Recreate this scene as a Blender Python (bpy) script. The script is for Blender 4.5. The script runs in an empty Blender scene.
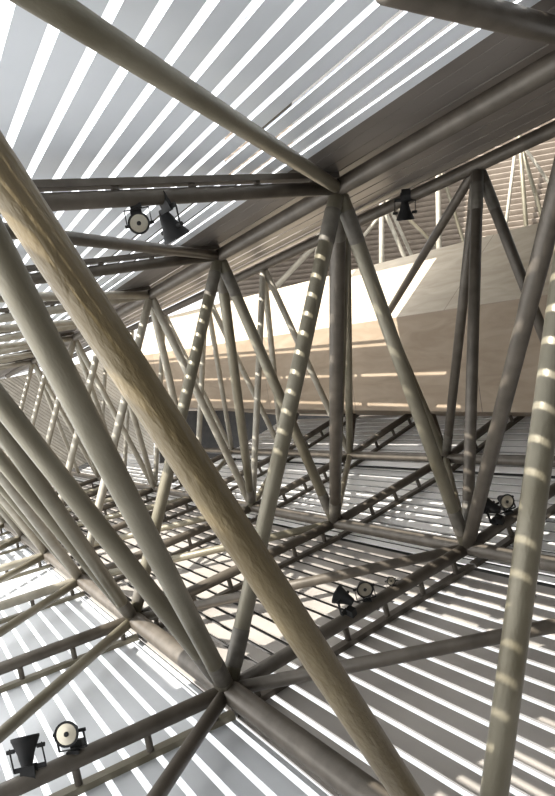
import bpy, bmesh, math, random
from mathutils import Vector, Matrix
random.seed(4)
S = bpy.context.scene
COL = S.collection
PI = math.pi
U = 2.6                                  # metres in one bay step
CAMH = 6.0
F, CX, CY = 683.0, 277.5, 398.0          # the lens, in pixels of a 555 x 796 frame

# ------------------------------------------------------------------ survey: points of the frame in x right, y down, z forward
def P(x, y, Z): return Vector(((x - CX) / F * Z, (y - CY) / F * Z, Z))
def W(p): return Vector((p.x * U, p.z * U, -p.y * U + CAMH))      # to world metres, Z up
D = P(-105, 440, 1.0)                    # one bay along the building
Dn = D.normalized()
def row(p): return lambda k: p + D * k
def perp_at(p0, x, y):
    r = P(x, y, 1.0); return r * (p0.dot(Dn) / r.dot(Dn))
def on_plane(x, y, p0, n):
    r = P(x, y, 1.0); return r * (p0.dot(n) / r.dot(n))
def across(a, b):
    e = b - a; e = e - Dn * e.dot(Dn); return e.normalized(), e.length

L = row(P(228, 690, 2.53))
M = row(P(467, 548, 3.33))
N = row(P(593, 463, 3.74))
T = row(P(338, 188, 2.72))               # upper row
R = row(P(478, 165, 3.43))               # upper row beyond it
Q = row(P(-150, 212, 1.6) - D)           # upper row beside the camera
E0 = (perp_at(L(0), 0, 794) - L(0)).normalized() * -1
n0 = Dn.cross(E0).normalized()
if n0.y < 0: n0 = -n0
J = row(on_plane(-144, 860, L(0), n0))
E1, w1 = across(L(0), M(0))
E2, w2 = across(M(0), N(0))
q = perp_at(N(2), 415, 411); E3 = (q - N(2)).normalized()
w3 = 1.0
O = lambda k: N(k) + E3 * w3
GE = -(perp_at(T(0), 55, 208) - T(0)).normalized()
GE1, gw1 = across(T(0), R(0))
def outward(e, up):
    n = Dn.cross(e).normalized()
    if (n.y > 0) == up: n = -n
    return n

# ------------------------------------------------------------------ materials
def new_mat(name):
    m = bpy.data.materials.new(name); m.use_nodes = True
    return m, m.node_tree, m.node_tree.nodes['Principled BSDF']
def paint(name, c1, c2, rough=.5, metal=0.0, scale=6.0, bump=0.0, bscale=60.0, detail=4, spec=.5, stretch=None):
    m, t, b = new_mat(name)
    co = t.nodes.new('ShaderNodeTexCoord')
    src = co.outputs['Object']
    if stretch:
        mp = t.nodes.new('ShaderNodeMapping'); mp.inputs['Scale'].default_value = stretch
        t.links.new(src, mp.inputs['Vector']); src = mp.outputs['Vector']
    nz = t.nodes.new('ShaderNodeTexNoise'); nz.inputs['Scale'].default_value = scale; nz.inputs['Detail'].default_value = detail
    t.links.new(src, nz.inputs['Vector'])
    r = t.nodes.new('ShaderNodeValToRGB')
    r.color_ramp.elements[0].position = .3; r.color_ramp.elements[1].position = .7
    r.color_ramp.elements[0].color = (*c1, 1); r.color_ramp.elements[1].color = (*c2, 1)
    t.links.new(nz.outputs['Fac'], r.inputs['Fac']); t.links.new(r.outputs['Color'], b.inputs['Base Color'])
    b.inputs['Roughness'].default_value = rough; b.inputs['Metallic'].default_value = metal
    b.inputs['Specular IOR Level'].default_value = spec
    if bump:
        n2 = t.nodes.new('ShaderNodeTexNoise'); n2.inputs['Scale'].default_value = bscale; n2.inputs['Detail'].default_value = 3
        t.links.new(src, n2.inputs['Vector'])
        bp = t.nodes.new('ShaderNodeBump'); bp.inputs['Strength'].default_value = bump; bp.inputs['Distance'].default_value = .01
        t.links.new(n2.outputs['Fac'], bp.inputs['Height']); t.links.new(bp.outputs['Normal'], b.inputs['Normal'])
    return m
m_slat = paint('aluminium_sheet', (.72, .76, .81), (.79, .83, .88), .40, .15, 1.2)
m_clad = paint('aluminium_sheet_shaded', (.16, .14, .125), (.21, .188, .17), .45, .3, 1.2)  # same cladding as the slats, its lack of light put into the colour
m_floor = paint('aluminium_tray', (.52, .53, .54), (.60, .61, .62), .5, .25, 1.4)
m_floor3 = paint('aluminium_tray_sunlit', (.72, .70, .67), (.80, .78, .75), .5, .25, 1.4)  # lighter copy of the tray, sunlight put into its colour
m_floor2 = paint('aluminium_tray_shaded', (.33, .30, .268), (.40, .368, .33), .5, .25, 1.4)  # darker copy of the tray, the weaker light of its bay painted in
m_back = paint('light_block_dark', (.05, .05, .05), (.08, .075, .07), .8)  # for the added sheets that close slits and keep light out
m_far = paint('aged_louvre', (.33, .295, .24), (.42, .375, .31), .6, 0, 3)
m_far2 = paint('brown_louvre', (.15, .117, .086), (.20, .16, .122), .6, 0, 3)
m_farback = paint('louvre_backing', (.11, .088, .066), (.15, .12, .092), .8, 0, 3)
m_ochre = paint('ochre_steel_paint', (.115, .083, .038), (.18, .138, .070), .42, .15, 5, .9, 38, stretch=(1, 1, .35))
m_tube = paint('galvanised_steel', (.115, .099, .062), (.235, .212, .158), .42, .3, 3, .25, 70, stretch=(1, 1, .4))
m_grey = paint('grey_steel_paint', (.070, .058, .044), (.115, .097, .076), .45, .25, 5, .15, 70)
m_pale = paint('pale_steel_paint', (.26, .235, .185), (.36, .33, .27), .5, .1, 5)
m_dark = paint('black_lacquer', (.010, .010, .010), (.02, .019, .018), .6, 0, 8, spec=.25)
m_weld = paint('weathered_collar', (.09, .08, .065), (.15, .135, .11), .55, .3, 9)
m_lens, _t, _b = new_mat('lamp_glass')
_b.inputs['Base Color'].default_value = (.42, .38, .30, 1); _b.inputs['Roughness'].default_value = .15; _b.inputs['Metallic'].default_value = .6
def board(name, c1, c2, c3, sx, sy):
    m, t, b = new_mat(name)
    co = t.nodes.new('ShaderNodeTexCoord')
    br = t.nodes.new('ShaderNodeTexBrick')
    br.inputs['Scale'].default_value = 1.0; br.inputs['Mortar Size'].default_value = .008
    br.inputs['Brick Width'].default_value = sx; br.inputs['Row Height'].default_value = sy
    br.inputs['Color1'].default_value = (*c1, 1); br.inputs['Color2'].default_value = (*c2, 1); br.inputs['Mortar'].default_value = (*c3, 1)
    br.offset = .35
    t.links.new(co.outputs['UV'], br.inputs['Vector'])
    nz = t.nodes.new('ShaderNodeTexNoise'); nz.inputs['Scale'].default_value = 1.1; nz.inputs['Detail'].default_value = 8; nz.inputs['Distortion'].default_value = 1.2
    mp = t.nodes.new('ShaderNodeMapping'); mp.inputs['Scale'].default_value = (.9, 3.5, 1)
    t.links.new(co.outputs['UV'], mp.inputs['Vector']); t.links.new(mp.outputs['Vector'], nz.inputs['Vector'])
    r = t.nodes.new('ShaderNodeValToRGB'); r.color_ramp.elements[0].position = .35; r.color_ramp.elements[1].position = .68
    r.color_ramp.elements[0].color = (.80, .77, .73, 1); r.color_ramp.elements[1].color = (1, 1, 1, 1)
    t.links.new(nz.outputs['Fac'], r.inputs['Fac'])
    mx = t.nodes.new('ShaderNodeMix'); mx.data_type = 'RGBA'; mx.blend_type = 'MULTIPLY'; mx.inputs['Factor'].default_value = 1
    t.links.new(br.outputs['Color'], mx.inputs['A']); t.links.new(r.outputs['Color'], mx.inputs['B'])
    t.links.new(mx.outputs['Result'], b.inputs['Base Color'])
    b.inputs['Roughness'].default_value = .65
    return m
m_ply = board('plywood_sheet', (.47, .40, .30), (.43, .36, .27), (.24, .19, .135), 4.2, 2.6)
m_ply2 = board('plywood_shaded_sheet', (.32, .25, .178), (.265, .205, .143), (.12, .092, .066), 3.6, 2.3)  # darker copy of the plywood, shade of the side and underside painted in

# ------------------------------------------------------------------ mesh helpers
def link(name, bm, mat, parent=None, smooth=False):
    me = bpy.data.meshes.new(name)
    bmesh.ops.recalc_face_normals(bm, faces=bm.faces)
    if smooth:
        for f_ in bm.faces: f_.smooth = True
        for e_ in bm.edges:
            if len(e_.link_faces) == 2 and e_.calc_face_angle(0) > .8: e_.smooth = False
    bm.to_mesh(me); bm.free(); me.materials.append(mat)
    o = bpy.data.objects.new(name, me); COL.objects.link(o)
    if parent: o.parent = parent
    return o
def tag(o, label, cat, group=None):
    o['label'] = label; o['category'] = cat
    if group: o['group'] = group
    return o
def frame_to(d):
    return d.normalized().to_track_quat('Z', 'Y').to_matrix()
def add_cyl(bm, a, b, r1, r2=None, seg=20, cap=True):
    r2 = r1 if r2 is None else r2
    d = b - a; m = frame_to(d)
    r = []
    for p, rr in ((a, r1), (b, r2)):
        r.append([bm.verts.new(p + m @ Vector((rr * math.cos(2 * PI * i / seg), rr * math.sin(2 * PI * i / seg), 0))) for i in range(seg)])
    for i in range(seg):
        j = (i + 1) % seg; bm.faces.new((r[0][i], r[0][j], r[1][j], r[1][i]))
    if cap: bm.faces.new(r[0][::-1]); bm.faces.new(r[1])
def add_lathe(bm, prof, mat4=Matrix(), seg=24):
    rings = []
    for rr, z in prof:
        rings.append([bm.verts.new(mat4 @ Vector((rr * math.cos(2 * PI * i / seg), rr * math.sin(2 * PI * i / seg), z))) for i in range(seg)])
    for a, b in zip(rings, rings[1:]):
        for i in range(seg):
            j = (i + 1) % seg; bm.faces.new((a[i], a[j], b[j], b[i]))
    if prof[0][0] > 1e-6: bm.faces.new(rings[0][::-1])
    if prof[-1][0] > 1e-6: bm.faces.new(rings[-1])
def add_prism(bm, corners, ext):
    """corners: loop of points, pushed by ext"""
    a = [bm.verts.new(c) for c in corners]; b = [bm.verts.new(c + ext) for c in corners]
    n = len(a)
    bm.faces.new(a[::-1]); bm.faces.new(b)
    for i in range(n):
        j = (i + 1) % n; bm.faces.new((a[i], a[j], b[j], b[i]))
def add_box(bm, c, x, y, z):
    """c centre, x y z half vectors"""
    add_prism(bm, [c - x - y - z, c + x - y - z, c + x + y - z, c - x + y - z], z * 2)

# ------------------------------------------------------------------ tubes
def tube(name, a, b, d, mat, label, group=None, trim=(0, 0), collars=0, cat='tube', seg=20):
    """a steel tube between two surveyed points; its origin sits at its lower end"""
    a, b = W(a), W(b)
    u = (b - a).normalized(); a = a + u * trim[0] * U; b = b - u * trim[1] * U
    m = frame_to(b - a); ln = (b - a).length
    bm = bmesh.new(); r = d * U / 2
    bev = min(.02, r * .3)
    add_lathe(bm, [(r - bev, 0), (r, bev), (r, ln - bev), (r - bev, ln)], seg=seg)
    o = link(name, bm, mat, smooth=True)
    o.matrix_world = Matrix.Translation(a) @ m.to_4x4()
    tag(o, label, cat, group)
    for k in range(2):
        if collars & (1 << k):
            cb = bmesh.new(); z0, z1 = (.16, .52) if k == 0 else (ln - .52, ln - .16)
            add_lathe(cb, [(r * 1.01, z0), (r * 1.05, z0 + .012), (r * 1.05, z1 - .012), (r * 1.01, z1)], seg=seg)
            c = link('end_collar', cb, m_weld, smooth=True); c.parent = o
    return o

def purlin(a, b, d, mat, label, n, off, group=None, stubs=5, cat='tube', s0=.08, s1=.92, rail_mat=None):
    """a tube carrying the skin on short stubs and a rail"""
    o = tube('purlin_tube', a, b, d, mat, label, group, cat=cat)
    inv = o.matrix_world.inverted()
    wn = (W(a + n) - W(a)).normalized()
    u = (W(b) - W(a)); ud = u.normalized(); sd = ud.cross(wn)
    for i in range(stubs):
        p = W(a) + u * (s0 + (s1 - s0) * i / (stubs - 1)) + wn * (d * U * .45)
        h = (off - d * .45 - .005) * U
        bm = bmesh.new()
        add_cyl(bm, inv @ p, inv @ (p + wn * h), .034, seg=12)
        add_box(bm, inv @ (p + wn * (h - .008)), inv.to_3x3() @ (ud * .06), inv.to_3x3() @ (sd * .05), inv.to_3x3() @ (wn * .008))
        s = link('stub_post', bm, m_grey, smooth=True); s.parent = o
    bm = bmesh.new()
    h0 = off - .022
    c = W(a) + u * .5 + wn * ((h0 + off) / 2 * U)
    i3 = inv.to_3x3()
    add_box(bm, inv @ c, i3 @ (u * .5), i3 @ (sd * .055), i3 @ (wn * (.011 * U)))
    r = link('skin_rail', bm, rail_mat or m_grey); r.parent = o
    return o

# ------------------------------------------------------------------ louvred skins
def skin(name, p0, e, width, n, off, k0, k1, pitch, through, slit, thick, mat, t0=0.0, t1=None, gaps=()):
    """sheets running along the building, a slit between each two; through: a point a slit passes"""
    base = p0 + n * off
    ph = ((through - base).dot(e)) % pitch
    t1 = width if t1 is None else t1
    bm = bmesh.new()
    i = math.floor(t0 / pitch) - 1
    while True:
        a = i * pitch + ph + slit / 2; b = a + pitch - slit; i += 1
        a = max(a, t0); b = min(b, t1)
        if a >= t1: break
        if b - a < .004: continue
        s = W(base + e * a + D * k0); x = W(base + e * b + D * k0) - s; y = W(base + e * a + D * k1) - s
        z = (W(base + n * thick) - W(base))
        w = (W(base + n * .008) - W(base))
        lip = x.normalized() * .012
        # a shallow tray: the sheet and two lips turned outwards
        add_prism(bm, [s, s + x, s + x + w, s + w], y)
        add_prism(bm, [s + w, s + lip + w, s + lip + z, s + z], y)
        add_prism(bm, [s + x - lip + w, s + x + w, s + x + z, s + x - lip + z], y)
    o = link(name, bm, mat); o['kind'] = 'structure'
    return o
def sheet(name, p0, e, n, off, t0, t1, k0, k1, mat, th=.03):
    base = p0 + n * off
    bm = bmesh.new()
    s = W(base + e * t0 + D * k0); x = W(base + e * t1 + D * k0) - s; y = W(base + e * t0 + D * k1) - s
    z = (W(base + n * th) - W(base))
    add_prism(bm, [s, s + x, s + x + z, s + z], y)
    o = link(name, bm, mat); o['kind'] = 'structure'
    return o
OFF = .105
n1, n2, n3 = outward(E1, False), outward(E2, False), outward(E3, False)
nf0 = outward(E0, False)
def thr(x, y, p0, n): return on_plane(x, y, p0 + n * OFF, n)
FP, FS, TH = .0905, .0245, .008
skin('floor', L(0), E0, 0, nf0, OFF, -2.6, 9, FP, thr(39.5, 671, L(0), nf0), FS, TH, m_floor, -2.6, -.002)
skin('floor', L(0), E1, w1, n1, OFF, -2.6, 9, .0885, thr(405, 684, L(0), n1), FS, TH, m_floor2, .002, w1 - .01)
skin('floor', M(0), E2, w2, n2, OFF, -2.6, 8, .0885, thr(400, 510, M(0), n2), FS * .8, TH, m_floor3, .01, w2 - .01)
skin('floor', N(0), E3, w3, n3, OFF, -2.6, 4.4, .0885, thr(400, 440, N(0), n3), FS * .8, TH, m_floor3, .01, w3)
sheet('floor', L(0), E1, n1, OFF + .07, .02, w1, .35, 9, m_back)  # this and the next two: added dark sheets that black out the slits
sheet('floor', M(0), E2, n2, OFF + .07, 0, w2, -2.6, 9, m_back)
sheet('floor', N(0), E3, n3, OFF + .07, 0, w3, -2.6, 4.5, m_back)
g0, g1 = outward(GE, True), outward(GE1, True)
CP, CS, OFC = .0895, .025, .058
cth = on_plane(32.4, 167.6, T(0) + g0 * OFC, g0)
skin('ceiling', T(0), GE, 0, g0, OFC, -3.2, 2.3, CP, cth, CS, .004, m_slat, -1.45, -.25)
skin('ceiling', T(0), GE, 0, g0, OFC, 2.3, 10, CP, cth, .034, .004, m_slat, -1.45, -.25)
skin('ceiling', T(0), GE, 0, g0, OFC, -3.2, 10, .09, T(0), .003, TH, m_clad, -.25, -.005)
skin('ceiling', T(0), GE, 0, g0, OFC, -3.2, .4, CP, cth, CS, .004, m_slat, -4.0, -1.45)
skin('ceiling', T(0), GE, 0, g0, OFC, 3.2, 10, CP, cth, .034, .004, m_slat, -4.0, -1.45)
sheet('ceiling', T(0), GE, g0, OFC + .06, -4.2, -2.55, -3.2, 2.3, m_back)  # added unseen cover that keeps sun off the outer floor
sheet('ceiling', T(0), GE, g0, OFC + .06, -2.55, -1.52, -.72, .4, m_back)  # added unseen cover that cuts the sun bands on the next floor bay
skin('ceiling', T(0), GE1, gw1, g1, OFC, -3.2, 10, .19, on_plane(450, 120, T(0) + g1 * OFC, g1), .022, TH, m_clad, .01, gw1 + .1)
sheet('ceiling', T(0), GE1, g1, OFC + .08, -.15, gw1 + .1, -3.2, 1.25, m_back)  # added backing that blocks the sky and keeps this side dark

up = Vector((0, -1, 0)); up = (up - Dn * up.dot(Dn)).normalized()
he = Dn.cross(up).normalized()
if he.x < 0: he = -he
# added unseen upstand and roof past the upper skin block light, one bay open
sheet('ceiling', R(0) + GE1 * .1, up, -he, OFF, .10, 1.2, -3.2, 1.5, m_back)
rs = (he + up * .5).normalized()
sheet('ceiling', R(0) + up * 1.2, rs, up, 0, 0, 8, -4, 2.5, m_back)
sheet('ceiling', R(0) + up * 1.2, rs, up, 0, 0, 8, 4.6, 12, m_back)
def cross_wall(name, b, t0, t1, u0, u1, mat):
    bm = bmesh.new()
    add_prism(bm, [W(b + he * t0 + up * u0), W(b + he * t1 + up * u0), W(b + he * t1 + up * u1), W(b + he * t0 + up * u1)], W(b + D * .03) - W(b))
    o = link(name, bm, mat); o['kind'] = 'structure'
cross_wall('light_block_front', L(-3.3), -5, 8, -2.5, 7, m_back)  # added unseen wall behind the camera to keep light out
cross_wall('shade_sheet_rear', N(5), -.45, 3, -.15, .5, m_back)  # dark sheet standing in for the shaded hollow under the walkway
# ------------------------------------------------------------------ row chords
CH = .068
def rowtube(rw, k0, k1, mat, label, d=CH): return tube('chord_tube', rw(k0), rw(k1), d, mat, label)
rowtube(L, -2.2, 8, m_grey, 'wide grey chord tube along the floor, running to the bottom edge beside the ochre tube', .085)
rowtube(M, -2.2, 8, m_grey, 'grey chord tube along the floor through the foot of the dark central upright')
rowtube(N, -2.2, 4.9, m_grey, 'grey chord tube along the floor, the one nearest below the plywood walkway box')
rowtube(T, -2.2, 8, m_grey, 'long dark chord tube overhead from the central top joint to the upper right corner')
rowtube(R, -2.2, 8, m_grey, 'dark chord tube along the lower edge of the shaded overhead cladding')

WD = .0625
LAB = {
 'T-1a': 'steel web tube near the right edge striped with white bands of sunlight',
 'T-1c': 'wide dark web tube leaning in from the right edge to the right floor joint',
 'T0a': 'sun-banded web tube from the central top joint down behind the ochre tube',
 'T0b': 'brown web tube from the central top joint slanting right to the right floor joint',
 'T0c': 'thick dark upright web tube dropping from the central top joint',
 'T1a': 'sun-dotted web tube from the second top joint slanting left behind the ochre tube',
 'T1b': 'web tube from the second top joint slanting right to the foot of the central upright',
 'T1c': 'pale tube before the walkway box, steepest of three from the second top joint',
 'R0a': 'dark upright web tube from the shaded upper right joint to the right floor joint',
 'R0b': 'dark web tube slanting right from the shaded upper right joint across the walkway box',
 'R0c': 'dark web tube just left of the right-hand upright, slanting slightly left',
 'R1a': 'thin upright tube pressed close beside the thick central upright',
 'R1b': 'tube hidden close behind the brown web tube that slants right',
 'R1c': 'thin sunlit tube just right of the thick central upright',
 'Q0a': 'huge ochre steel tube crossing the whole view from upper left to bottom',
 'Q0b': 'big grey-green tube beside the ochre one, landing on the lower central joint',
 'Q1a': 'slimmer olive tube landing on the lower central joint left of the big grey-green one',
 'Q1b': 'pale tube from the left edge landing on the lower left joint',
 'B0': 'thick brace tube under the ceiling, from the upper left corner to the central top joint',
 'B1': 'dark brace tube under the ceiling just below the hanging floodlights',
 'PQ0': 'dark ceiling purlin tube on short stubs carrying the two hanging floodlights',
 'PQ1': 'dark ceiling purlin tube on stubs meeting the brace below the hanging floodlights',
 'PJ0': 'nearest floor purlin tube on short stubs carrying the bell-shaped floodlight',
 'PJ1': 'floor purlin tube on stubs reaching the lower left joint, next behind the nearest one',
 'BJ0': 'short brace tube running down to the bottom edge from the lower central joint',
 'BJ1': 'brace tube from the lower left joint to the left edge above the bell-shaped floodlight',
 'PL0': 'black floor purlin tube on stubs, with the side-on floodlight clamped to it',
 'PL1': 'dark floor purlin tube on stubs rising to the foot of the central upright',
 'BL0': 'brown brace tube over the striped floor from the lower central joint to the right edge',
 'BL1': 'long olive brace tube over the floor, passing just above the pair of mid-floor floodlights',
 'PM0': 'dark floor purlin tube in the shade beyond the right floor joint',
 'PM1': 'black floor purlin tube with bright gaps between its stubs, right of the central upright',
 'BM0': 'thin brace tube rising from the right floor joint behind the slanting web tubes',
 'BM1': 'thin pale brace tube rising from the foot of the central upright to the chord behind',
 'PN0': 'short floor purlin tube in the deep shade at the right below the walkway',
 'PN1': 'dark floor purlin tube climbing under the right part of the walkway box',
 'BN0': 'thin dark brace tube in the deep shade at the right below the walkway',
 'BN1': 'thin dark brace tube climbing steeply under the right part of the walkway box',
}
FAR = {
 'Ta': 'thin pale web tube in the far bays leaning down to the outer floor chord',
 'Tb': 'thin pale web tube in the far bays leaning down to the middle floor chord',
 'Tc': 'thin pale web tube in the far bays dropping steeply to the middle floor chord',
 'Ra': 'slender far web tube from the edge chord of the cladding to the middle floor chord',
 'Rb': 'slender far web tube slanting in front of the walkway box to the inner floor chord',
 'Rc': 'slender far web tube standing in front of the walkway box',
 'Qa': 'pale diagonal tube in the stack of close diagonals at the left edge, upper ones',
 'Qb': 'pale diagonal tube at the left edge landing on a far floor joint',
 'B': 'thin brace tube under the far left part of the ceiling',
 'PQ': 'pale ceiling purlin tube on stubs under the far left ceiling',
 'PJ': 'pale floor purlin tube on stubs in the far bays at the left edge',
 'BJ': 'thin brace tube between the far floor purlins at the left edge',
 'PL': 'floor purlin tube on stubs in the far bays left of the central upright',
 'BL': 'thin brace tube over the sunlit floor of the far bays',
 'PM': 'floor purlin tube on stubs in the far bays near the walkway box',
 'BM': 'thin brace tube between the two inner floor chords in the far bays',
 'PN': 'floor purlin tube climbing under the left part of the walkway box',
 'BN': 'thin dark brace tube climbing under the left part of the walkway box',
}
GRP = {'web_tube': 'web tubes of the steel trusses', 'brace_tube': 'brace tubes of the steel trusses', 'purlin_tube': 'purlin tubes on stubs'}
def lb(key, k): return LAB[key.replace('#', str(k))] if k <= 1 else FAR[key.replace('#', '')]
def web(key, k, a, b, d, mat, **kw): tube('web_tube', a, b, d, mat, lb(key, k), GRP['web_tube'], **kw)
def brace(key, k, a, b, d, mat, **kw): tube('brace_tube', a, b, d, mat, lb(key, k), GRP['brace_tube'], **kw)
def carry(key, k, a, b, d, mat, n, off, **kw): purlin(a, b, d, mat, lb(key, k), n, off, GRP['purlin_tube'], **kw)
q_near = P(-225, -173, .8)
web('T#a', -1, P(485, 862, 1.55), T(-1), WD, m_tube, trim=(0, .03))
web('T#c', -1, M(0), T(-1), WD, m_grey, trim=(.03, .03))
brace_top = on_plane(383, -14, T(0), g0)
tube('brace_tube', brace_top, T(-1), .06, m_grey, 'thick dark tube under the ceiling in the upper right corner', GRP['brace_tube'])
for k in range(0, 7):
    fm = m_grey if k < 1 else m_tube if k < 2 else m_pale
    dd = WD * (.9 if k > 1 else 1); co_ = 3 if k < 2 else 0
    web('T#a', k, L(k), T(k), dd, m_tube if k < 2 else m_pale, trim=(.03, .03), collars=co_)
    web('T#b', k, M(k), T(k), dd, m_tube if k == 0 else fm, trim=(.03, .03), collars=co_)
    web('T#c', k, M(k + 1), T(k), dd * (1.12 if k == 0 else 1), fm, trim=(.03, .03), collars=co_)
    co_ = 3 if k == 0 else 0
    web('R#a', k, M(k), R(k), dd * .92, fm, trim=(.03, .03), collars=co_)
    if k < 5: web('R#b', k, N(k), R(k), dd * .92, fm, trim=(.03, .03), collars=co_)
    if k < 4: web('R#c', k, N(k + 1), R(k), dd * .92, fm, trim=(.03, .03), collars=co_)
    qk = Q(k) if k else q_near
    def stop(p, q):                      # a tube ends just below the ceiling sheets
        d0, d1 = (p - T(0)).dot(g0), (q - T(0)).dot(g0)
        return q if d1 < -.02 else p + (q - p) * ((-.02 - d0) / (d1 - d0))
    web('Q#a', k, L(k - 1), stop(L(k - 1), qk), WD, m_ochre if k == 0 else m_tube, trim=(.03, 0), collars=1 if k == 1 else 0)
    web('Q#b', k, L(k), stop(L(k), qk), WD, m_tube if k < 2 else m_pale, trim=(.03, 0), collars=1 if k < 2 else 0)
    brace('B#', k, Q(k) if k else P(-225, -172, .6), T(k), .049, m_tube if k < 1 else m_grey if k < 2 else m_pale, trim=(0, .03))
    pm = m_grey if k < 2 else m_pale  # far purlins go pale, the washed-out light there put into their colour
    carry('PQ#', k, Q(k + 1), T(k), .052, pm, g0, OFC, stubs=6)
    carry('PJ#', k, J(k), L(k), .058, pm, nf0, OFF, stubs=5, s0=.1, s1=.94, rail_mat=m_tube)
    brace('BJ#', k, J(k - 1), L(k), .05, m_grey if k < 1 else m_tube)
    carry('PL#', k, L(k), M(k), .058, m_grey, n1, OFF, stubs=6)
    brace('BL#', k, L(k), M(k - 1), .05, m_grey if k < 2 else m_tube)  # near braces take the dark paint as painted shade against the sun
    if k < 5: carry('PM#', k, M(k), N(k), .055, m_grey, n2, OFF, stubs=5)
    if k < 4: brace('BM#', k, M(k), N(k + 1), .045, m_tube)
    if 0 < k < 4: 
        carry('PN#', k, N(k), O(k), .055, m_grey, n3, OFF, stubs=5)
        brace('BN#', k, N(k), O(k + 1), .045, m_grey)

tube('web_tube', P(385, 318, 5.3), R(0), .05, m_grey, 'thin dark tube slanting down left from the upper right joint onto the walkway box', GRP['web_tube'], trim=(0, .03))
tube('web_tube', P(523, 306, 3.62), T(-1), .05, m_grey, 'short dark tube between two dark web tubes at the right edge', GRP['web_tube'], trim=(0, .03))
for i, (x0, y0, x1, y1, d, m) in enumerate((
        (381.6, 215, 381.6, 263, .075, m_pale), (387, 216, 404, 256, .06, m_pale), (391.5, 211, 411, 254, .05, m_pale), (397, 207.5, 435, 245, .05, m_tube),
        (438, 184, 439, 247, .075, m_pale), (444.7, 182, 459, 227, .05, m_tube), (363.6, 236, 380, 216, .05, m_pale), (512.7, 171, 506, 224, .05, m_pale),
        (521.7, 168, 526, 224.6, .06, m_tube), (527, 166, 543, 220, .06, m_tube), (536, 164, 555, 191, .05, m_pale), (276.6, 286, 314.5, 246, .08, m_pale), (318, 242, 316, 264, .06, m_pale))):
    a, b = P(x0, y0, 9.6 + .12 * (i % 4)), P(x1, y1, 9.6 + .12 * (i % 4)); 
    if y0 < y1: a, b = b, a
    v = b - a
    tube('web_tube', a - v * .5, b + v * .6, d, m, 'slim truss tube seen above the walkway box in front of the louvred wall', 'truss tubes before the louvred wall')
# ------------------------------------------------------------------ the enclosed walkway
Db = P(-175, 403, 1.0)
wm, wb, wt = P(400, 317, 5.35), P(400, 411, 5.55), P(400, 258, 6.15)
ka, kb = -2.6, 4.6
prof = [wm, wt, wt + P(300, 330, 1) * 0 + Vector((.9, -.15, .9)), wb + Vector((.9, .1, .9)), wb]
root = bpy.data.objects.new('enclosed_walkway', None); COL.objects.link(root)
root.location = W(wb)
tag(root, 'big faceted plywood walkway box running behind the steel trusses', 'walkway')
def panel(name, a, b, k0, k1, mat, back=.03):
    bm = bmesh.new(); uvl = bm.loops.layers.uv.new('UVMap')
    cs = [W(a + Db * k0), W(a + Db * k1), W(b + Db * k1), W(b + Db * k0)]
    nrm = (cs[1] - cs[0]).cross(cs[3] - cs[0]).normalized()
    ctr = W((wm + wt + wb) / 3 + Vector((.5, 0, .5)) + Db * (k0 + k1) / 2)
    if nrm.dot(ctr - cs[0]) < 0: nrm = -nrm
    add_prism(bm, cs, nrm * .05)
    ux = (cs[1] - cs[0]).normalized(); uy = (cs[3] - cs[0]); uy = (uy - ux * uy.dot(ux)).normalized()
    for f_ in bm.faces:
        for l in f_.loops: l[uvl].uv = ((l.vert.co - cs[0]).dot(ux), (l.vert.co - cs[0]).dot(uy))
    for v in bm.verts: v.co -= root.location
    return link(name, bm, mat, root)
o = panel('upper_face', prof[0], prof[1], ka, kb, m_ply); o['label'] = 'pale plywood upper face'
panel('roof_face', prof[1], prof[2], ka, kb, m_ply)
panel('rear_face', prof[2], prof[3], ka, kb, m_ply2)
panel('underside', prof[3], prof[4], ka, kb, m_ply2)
o = panel('side_face', prof[4], prof[0], ka, kb, m_ply2); o['label'] = 'shaded plywood side face'

# ------------------------------------------------------------------ far walls
def louvre_wall(name, c, a, up, wa, wu0, wu1, pitch, mat, back, tilt=.5, cuts=()):
    def cut(bm):
        for p_, n_ in cuts:
            g = bm.verts[:] + bm.edges[:] + bm.faces[:]
            bmesh.ops.bisect_plane(bm, geom=g, dist=1e-5, plane_co=W(p_), plane_no=(W(p_ + n_) - W(p_)).normalized(), clear_outer=True)
    bm = bmesh.new(); a = a.normalized(); up = up.normalized()
    n = a.cross(up).normalized()
    if n.dot(c) > 0: n = -n          # towards the camera
    i = wu0
    while i < wu1:
        s = c + up * i - a * wa
        x = up * (pitch * .7) + n * (pitch * tilt)
        add_prism(bm, [W(s), W(s + x), W(s + x + up * .012), W(s + up * .012)], W(c + a * 2 * wa) - W(c))
        i += pitch
    cut(bm); o = link(name, bm, mat); o['kind'] = 'structure'
    bm = bmesh.new()
    s = c + up * wu0 - a * wa - n * .05
    add_prism(bm, [W(s), W(s + up * (wu1 - wu0)), W(s + up * (wu1 - wu0) - n * .05), W(s - n * .05)], W(c + a * 2 * wa) - W(c))
    cut(bm); o2 = link(name, bm, back); o2['kind'] = 'structure'
louvre_wall('wall_back', P(440, 210, 11.0), P(-900, 412, 1) * -1, Vector((0, -1, .12)), 4.2, -2.2, 2.2, .088, m_far2, m_farback)
louvre_wall('wall_left', L(9.5) + Vector((0, -1, 0)), Vector((1, .75, .35)), Vector((.75, -1, .1)), 8, -6, 6, .05, m_far, m_farback, .18, ((L(0) + nf0 * .1, nf0), (T(0) + g0 * .05, g0), (L(0) + he * 3.2, he), (L(0) - he * 3.9, -he)))

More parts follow.
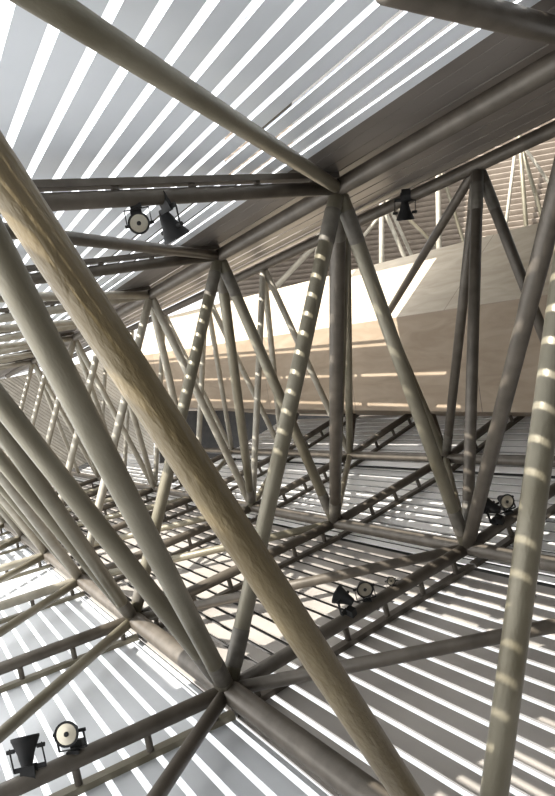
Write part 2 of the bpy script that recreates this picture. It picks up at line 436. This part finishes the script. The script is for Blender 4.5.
# ------------------------------------------------------------------ floodlights
def floodlight(base, aim, up, sc, label, group='floodlights clamped to the steel tubes'):
    """base: where its clamp sits on the tube; aim: where it shines; up: from tube to lamp (world)"""
    r = bpy.data.objects.new('floodlight', None); COL.objects.link(r); r.location = base
    tag(r, label, 'floodlight', group)
    aim = aim.normalized(); up = (up - aim * up.dot(aim) * .0).normalized()
    m = frame_to(aim).to_4x4()
    c = up * .27 * sc                       # centre of the lamp head above the clamp
    H = Matrix.Translation(c) @ m
    bm = bmesh.new()
    add_lathe(bm, [(.0, -.17 * sc), (.055 * sc, -.165 * sc), (.075 * sc, -.10 * sc), (.085 * sc, -.05 * sc), (.135 * sc, .07 * sc), (.145 * sc, .09 * sc), (.145 * sc, .115 * sc), (.125 * sc, .115 * sc), (.115 * sc, .08 * sc), (0, .07 * sc)], H)
    link('housing', bm, m_dark, r, True)
    bm = bmesh.new()
    add_lathe(bm, [(0, .079 * sc), (.07 * sc, .084 * sc), (.115 * sc, .096 * sc), (.118 * sc, .104 * sc), (0, .106 * sc)], H)
    link('lens', bm, m_lens, r, True)
    bm = bmesh.new()
    add_lathe(bm, [(.03 * sc, .10 * sc), (.03 * sc, .112 * sc), (.012 * sc, .118 * sc), (0, .118 * sc)], H, 12)
    link('bulb_shield', bm, m_dark, r, True)
    sx = aim.cross(up).normalized()
    bm = bmesh.new(); hw = .165 * sc
    add_box(bm, up * .06 * sc, sx * hw, aim * .02 * sc, up * .006 * sc)
    for s in (-1, 1):
        add_box(bm, sx * hw * s + up * .17 * sc, sx * .006 * sc, aim * .02 * sc, up * .11 * sc)
        add_cyl(bm, sx * (hw + .03 * sc) * s + c, sx * (hw - .05 * sc) * s + c, .022 * sc, seg=10)
    link('yoke', bm, m_dark, r)
    bm = bmesh.new()
    add_cyl(bm, up * -.05 * sc, up * .06 * sc, .035 * sc, seg=12)
    add_box(bm, up * .02 * sc, sx * .075 * sc, aim * .05 * sc, up * .025 * sc)
    link('clamp', bm, m_dark, r)
    bm = bmesh.new()
    add_box(bm, up * .10 * sc - aim * .11 * sc - sx * .02 * sc, sx * .075 * sc, aim * .05 * sc, up * .05 * sc)
    link('ballast_box', bm, m_dark, r)
    return r
def wv(x, y, z): return Vector((x, z, -y))
def on_line(a, b, t, n, r): return W(a + (b - a) * t + n * r)
upn = -nf0
floodlight(on_line(J(0), L(0), .41, upn, .02), wv(-.25, -1, .45), wv(*upn), .8, 'black bell-shaped floodlight tipped back, end one of two on the nearest floor purlin')
floodlight(on_line(J(0), L(0), .525, upn, .02), wv(-.05, -.25, -1), wv(*upn), .72, 'black floodlight with round pale lens facing out, on the nearest floor purlin')
u1 = -n1
floodlight(on_line(L(0), M(0), .435, u1, .02), wv(-.8, -.3, .4), wv(*u1), .72, 'black floodlight seen side-on, biggest of those on the purlin right of the ochre tube')
floodlight(on_line(L(0), M(0), .52, u1, .02), wv(.1, .1, -1), wv(*u1), .65, 'small black floodlight whose round lens faces out, beside the side-on one')
floodlight(on_line(L(0), M(0), .63, u1, .02), wv(.1, .1, -1), wv(*u1), .35, 'tiny black spotlight alone beyond the pair on the dark floor purlin')
u2 = -n2
floodlight(on_line(M(0), N(0), .22, u2, .03), wv(-.7, -.2, .4), wv(*u2), .8, 'black floodlight in the shade beside the foot of the right leaning tubes')
floodlight(on_line(M(0), N(0), .32, u2, .03), wv(.2, .1, -1), wv(*u2), .7, 'black floodlight with lens facing out in the shaded floor bay')
ug = -g0
floodlight(on_line(Q(1), T(0), .45, ug, .02), wv(.1, .1, -1), wv(*ug), .6, 'small hanging floodlight with round pale lens, under the overhead purlin')
floodlight(on_line(Q(1), T(0), .517, ug, .02), wv(.5, .9, .3), wv(*ug), .8, 'black hanging floodlight pointing down, beside the one with the pale lens')
floodlight(W(P(405, 196, 3.85)), wv(.1, 1, .3), wv(0, 1, 0), .9, 'black floodlight hanging from the shaded overhead chord')

# ------------------------------------------------------------------ light, sky, camera
w = bpy.data.worlds.new('World'); S.world = w; w.use_nodes = True
bg = w.node_tree.nodes['Background']; bg.inputs['Color'].default_value = (.97, .985, 1, 1)
wt_ = w.node_tree; tc = wt_.nodes.new('ShaderNodeTexCoord'); dp = wt_.nodes.new('ShaderNodeVectorMath'); dp.operation = 'DOT_PRODUCT'
dp.inputs[1].default_value = Vector((-.88, -.2, .25)).normalized()
mr = wt_.nodes.new('ShaderNodeMapRange'); mr.inputs['From Min'].default_value = -.3; mr.inputs['From Max'].default_value = 1
mr.inputs['To Min'].default_value = 1.25; mr.inputs['To Max'].default_value = 5.4; mr.interpolation_type = 'SMOOTHSTEP'
wt_.links.new(tc.outputs['Generated'], dp.inputs[0]); wt_.links.new(dp.outputs['Value'], mr.inputs['Value']); wt_.links.new(mr.outputs['Result'], bg.inputs['Strength'])
sl = bpy.data.lights.new('sun', 'SUN'); sl.energy = 14; sl.angle = .006; sl.color = (1, .965, .905)
so = bpy.data.objects.new('sun', sl); COL.objects.link(so)
so.rotation_euler = wv(.67, .63, .38).to_track_quat('-Z', 'Y').to_euler()
so.location = (0, 0, 20)
cam = bpy.data.cameras.new('camera'); co = bpy.data.objects.new('camera', cam); COL.objects.link(co)
co.location = (0, 0, CAMH); co.rotation_euler = (PI / 2, 0, 0)
cam.sensor_fit = 'HORIZONTAL'; cam.sensor_width = 36; cam.lens = F / 555 * 36; cam.clip_start = .05; cam.clip_end = 500
S.camera = co
S.view_settings.view_transform = 'Standard'; S.view_settings.look = 'None'; S.view_settings.gamma = 1
S.view_settings.use_curve_mapping = False; S.view_settings.exposure = -.12
